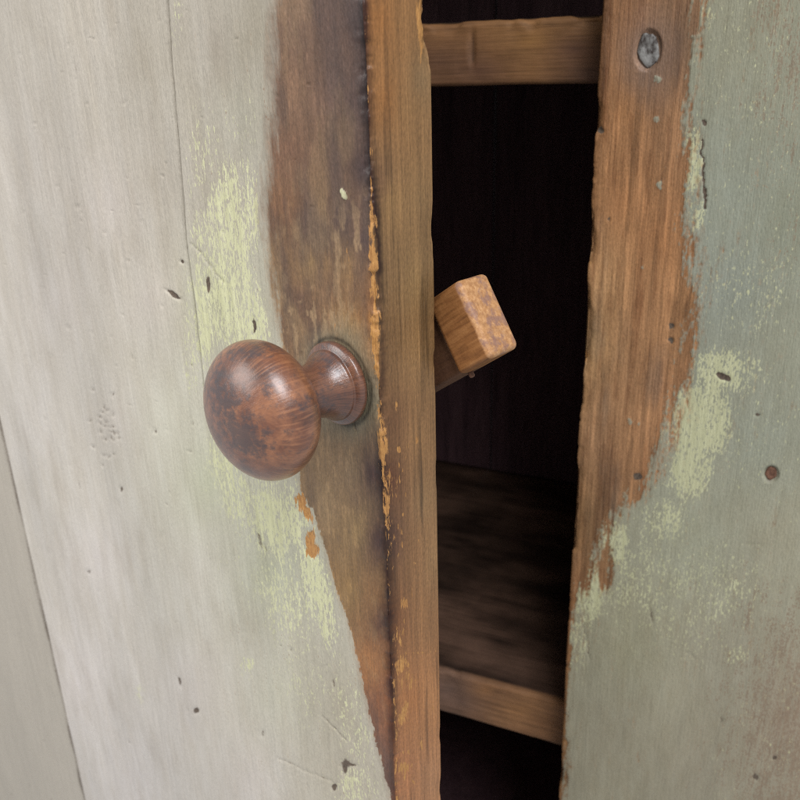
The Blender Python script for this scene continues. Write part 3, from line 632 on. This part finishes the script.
# ---- knob: one turned piece, axis along the door's normal
def lathe(name, prof, seg_, mat, parent):
    bm = bmesh.new(); rings = []
    for (h, r_) in prof:
        if r_ < 1e-6: rings.append([bm.verts.new((0, 0, h))]); continue
        rings.append([bm.verts.new((r_*math.cos(2*math.pi*k/seg_), r_*math.sin(2*math.pi*k/seg_), h)) for k in range(seg_)])
    for a, b in zip(rings, rings[1:]):
        for k in range(seg_):
            k2 = (k+1) % seg_
            if len(b) == 1: bm.faces.new((a[k], a[k2], b[0]))
            else: bm.faces.new((a[k], a[k2], b[k2], b[k]))
    bm.faces.new(rings[0][::-1])
    for f in bm.faces: f.smooth = True
    me = bpy.data.meshes.new(name); bm.to_mesh(me); bm.free()
    return link(name, me, mat, parent)
ku, kz = door_front(339, 382)
ctrl = [(-.3, 12.4), (0, 13.3), (.6, 13.8), (1.6, 13.9), (2.5, 13.6), (3.2, 12.5), (3.6, 11.75), (4.1, 11.65), (4.7, 11.6), (5.6, 11.0), (7.2, 10.0), (9.5, 9.1), (12, 8.6), (14.5, 8.5), (16.6, 8.9), (18.2, 9.9), (19.3, 11.8), (20.4, 14.2), (22.2, 17.0),
    (24.6, 19.3), (27.4, 20.9), (30.4, 21.6), (33.2, 21.4), (36, 20.3), (38.6, 18.3), (40.8, 15.6), (42.5, 12.4), (43.7, 8.8), (44.4, 5.0), (44.7, 2.0), (44.75, 0)]
def dense(c, k=4):
    out = []
    for i in range(len(c)-1):
        p0, p1, p2, p3 = c[max(i-1, 0)], c[i], c[i+1], c[min(i+2, len(c)-1)]
        for t in np.arange(k)/k:
            out.append(tuple(max(0, .5*((2*p1[q]) + (-p0[q]+p2[q])*t + (2*p0[q]-5*p1[q]+4*p2[q]-p3[q])*t*t + (-p0[q]+3*p1[q]-3*p2[q]+p3[q])*t**3)) if q else
                .5*((2*p1[q]) + (-p0[q]+p2[q])*t + (2*p0[q]-5*p1[q]+4*p2[q]-p3[q])*t*t + (-p0[q]+3*p1[q]-3*p2[q]+p3[q])*t**3) for q in (0, 1)))
    out.append(c[-1]); return out
knob = lathe('knob', [(h/1000, r_/1000) for h, r_ in dense(ctrl)], 128, MAT['knob'], door)
knob['label'] = 'dark polished turned wooden knob with mushroom head'
knob.rotation_euler = (math.radians(90), 0, 0)              # axis out of the board (-y of the door)
knob.location = (ku, -.0002, kz)
co = np.zeros(len(knob.data.vertices)*3); knob.data.vertices.foreach_get('co', co); co = co.reshape(-1, 3)
kw = door_world(ku + co[:, 0], -co[:, 2], kz + co[:, 1])     # local z -> -y, local y -> z
kx, ky = project(kw)
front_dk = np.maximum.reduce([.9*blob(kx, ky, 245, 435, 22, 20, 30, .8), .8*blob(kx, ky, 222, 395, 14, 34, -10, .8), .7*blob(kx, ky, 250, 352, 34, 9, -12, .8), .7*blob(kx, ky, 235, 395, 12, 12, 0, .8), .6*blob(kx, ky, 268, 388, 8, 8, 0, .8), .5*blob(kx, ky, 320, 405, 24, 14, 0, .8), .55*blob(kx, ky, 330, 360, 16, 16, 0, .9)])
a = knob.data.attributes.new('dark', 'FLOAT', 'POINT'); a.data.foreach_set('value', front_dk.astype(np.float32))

# ---- turning latch behind the door, on the knob's spindle
YLB = DT + .002                                            # front of the latch bar, door coordinates
PB = ARR - DN*YLB
def on_bar(px, py):
    h = hit(px, py, PB, DN); return np.array([(h - ARR).dot(DE), h[2]])
c1, c2 = on_bar(457, 280), on_bar(492, 358)               # the bar's end, upper and lower corner
dv = unit(c2 - on_bar(437, 388.5)); ev = np.array([-dv[1], dv[0]]); bwid = (c1-c2).dot(ev)   # across and along the bar
def dep(px, py):
    best = None
    for t in np.linspace(.004, .04, 200):
        X = ARR - DN*(YLB+t) + DE*c1[0]; X = X.copy(); X[2] = c1[1]
        q = project(X); e = (q[0]-px)**2 + (q[1]-py)**2
        if best is None or e < best[0]: best = (e, t)
    return best[1]
bth = dep(485, 264); mid = (c1+c2)/2
print('latch width', bwid, 'thick', bth, 'dir', dv, 'pivot dist', (mid-np.array([ku, kz])).dot(dv), (mid-np.array([ku, kz])).dot(ev), 'knob', ku, kz)
SK = (c1-c2).dot(dv)/bwid                                   # the end is not cut quite square
_q = on_bar(444, 344) - mid; nd = _q.dot(dv) - SK*_q.dot(ev)                       # where the head steps back to the shank
L = (mid-np.array([ku, kz])).dot(dv) + .022
ND_ = float(nd); SK_ = float(SK); MAT['latch'] = latch_material()
bm = bmesh.new()
hw_ = bwid/2; stp = .0030
prof = [(-L, stp), (nd, stp), (nd, 0), (0, 0), (0, bth), (-L, bth)]
va = [bm.verts.new((x - (SK*hw_ if x > -L else 0), y, -hw_)) for x, y in prof]; vb = [bm.verts.new((x + (SK*hw_ if x > -L else 0), y, hw_)) for x, y in prof]
bm.faces.new(va); bm.faces.new(vb[::-1])
for k in range(6): bm.faces.new((va[k], vb[k], vb[(k+1) % 6], va[(k+1) % 6]))
bmesh.ops.recalc_face_normals(bm, faces=bm.faces[:])
bmesh.ops.bevel(bm, geom=[e for e in bm.edges if e.calc_face_angle(0) > .3], offset=.0021, segments=5, affect='EDGES', profile=.5)
for f in bm.faces: f.smooth = len(f.verts) < 8 and f.calc_area() < 3e-5
me = bpy.data.meshes.new('turn_latch'); bm.to_mesh(me); bm.free()
a = me.attributes.new('shank', 'FLOAT', 'POINT'); a.data.foreach_set('value', np.array([1.0 if v.co.x < nd+.0001 and v.co.y < stp+.002 else 0.0 for v in me.vertices], np.float32))
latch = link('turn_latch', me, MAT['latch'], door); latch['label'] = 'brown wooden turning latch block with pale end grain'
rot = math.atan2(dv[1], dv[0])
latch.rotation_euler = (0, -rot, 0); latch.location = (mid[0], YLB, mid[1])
sp = lathe('spindle', [(-.004, .0055), (.004, .0055), (.0045, .005), (.0046, 0)], 24, MAT['latch'], door)
sp.rotation_euler = (math.radians(90), 0, 0); sp.location = (ku, DT+.0035, kz); sp['label'] = 'round wooden spindle joining knob and latch'
pw = on_bar(458, 381)
pin = lathe('pin', [(-.002, .0009), (.0012, .0010), (.0017, .0007), (.0018, 0)], 10, MAT['rust'], latch)
pin.location = ((np.array(pw)-mid).dot(dv), .007, -hw_-.0002); pin.rotation_euler = (math.pi, 0, 0)
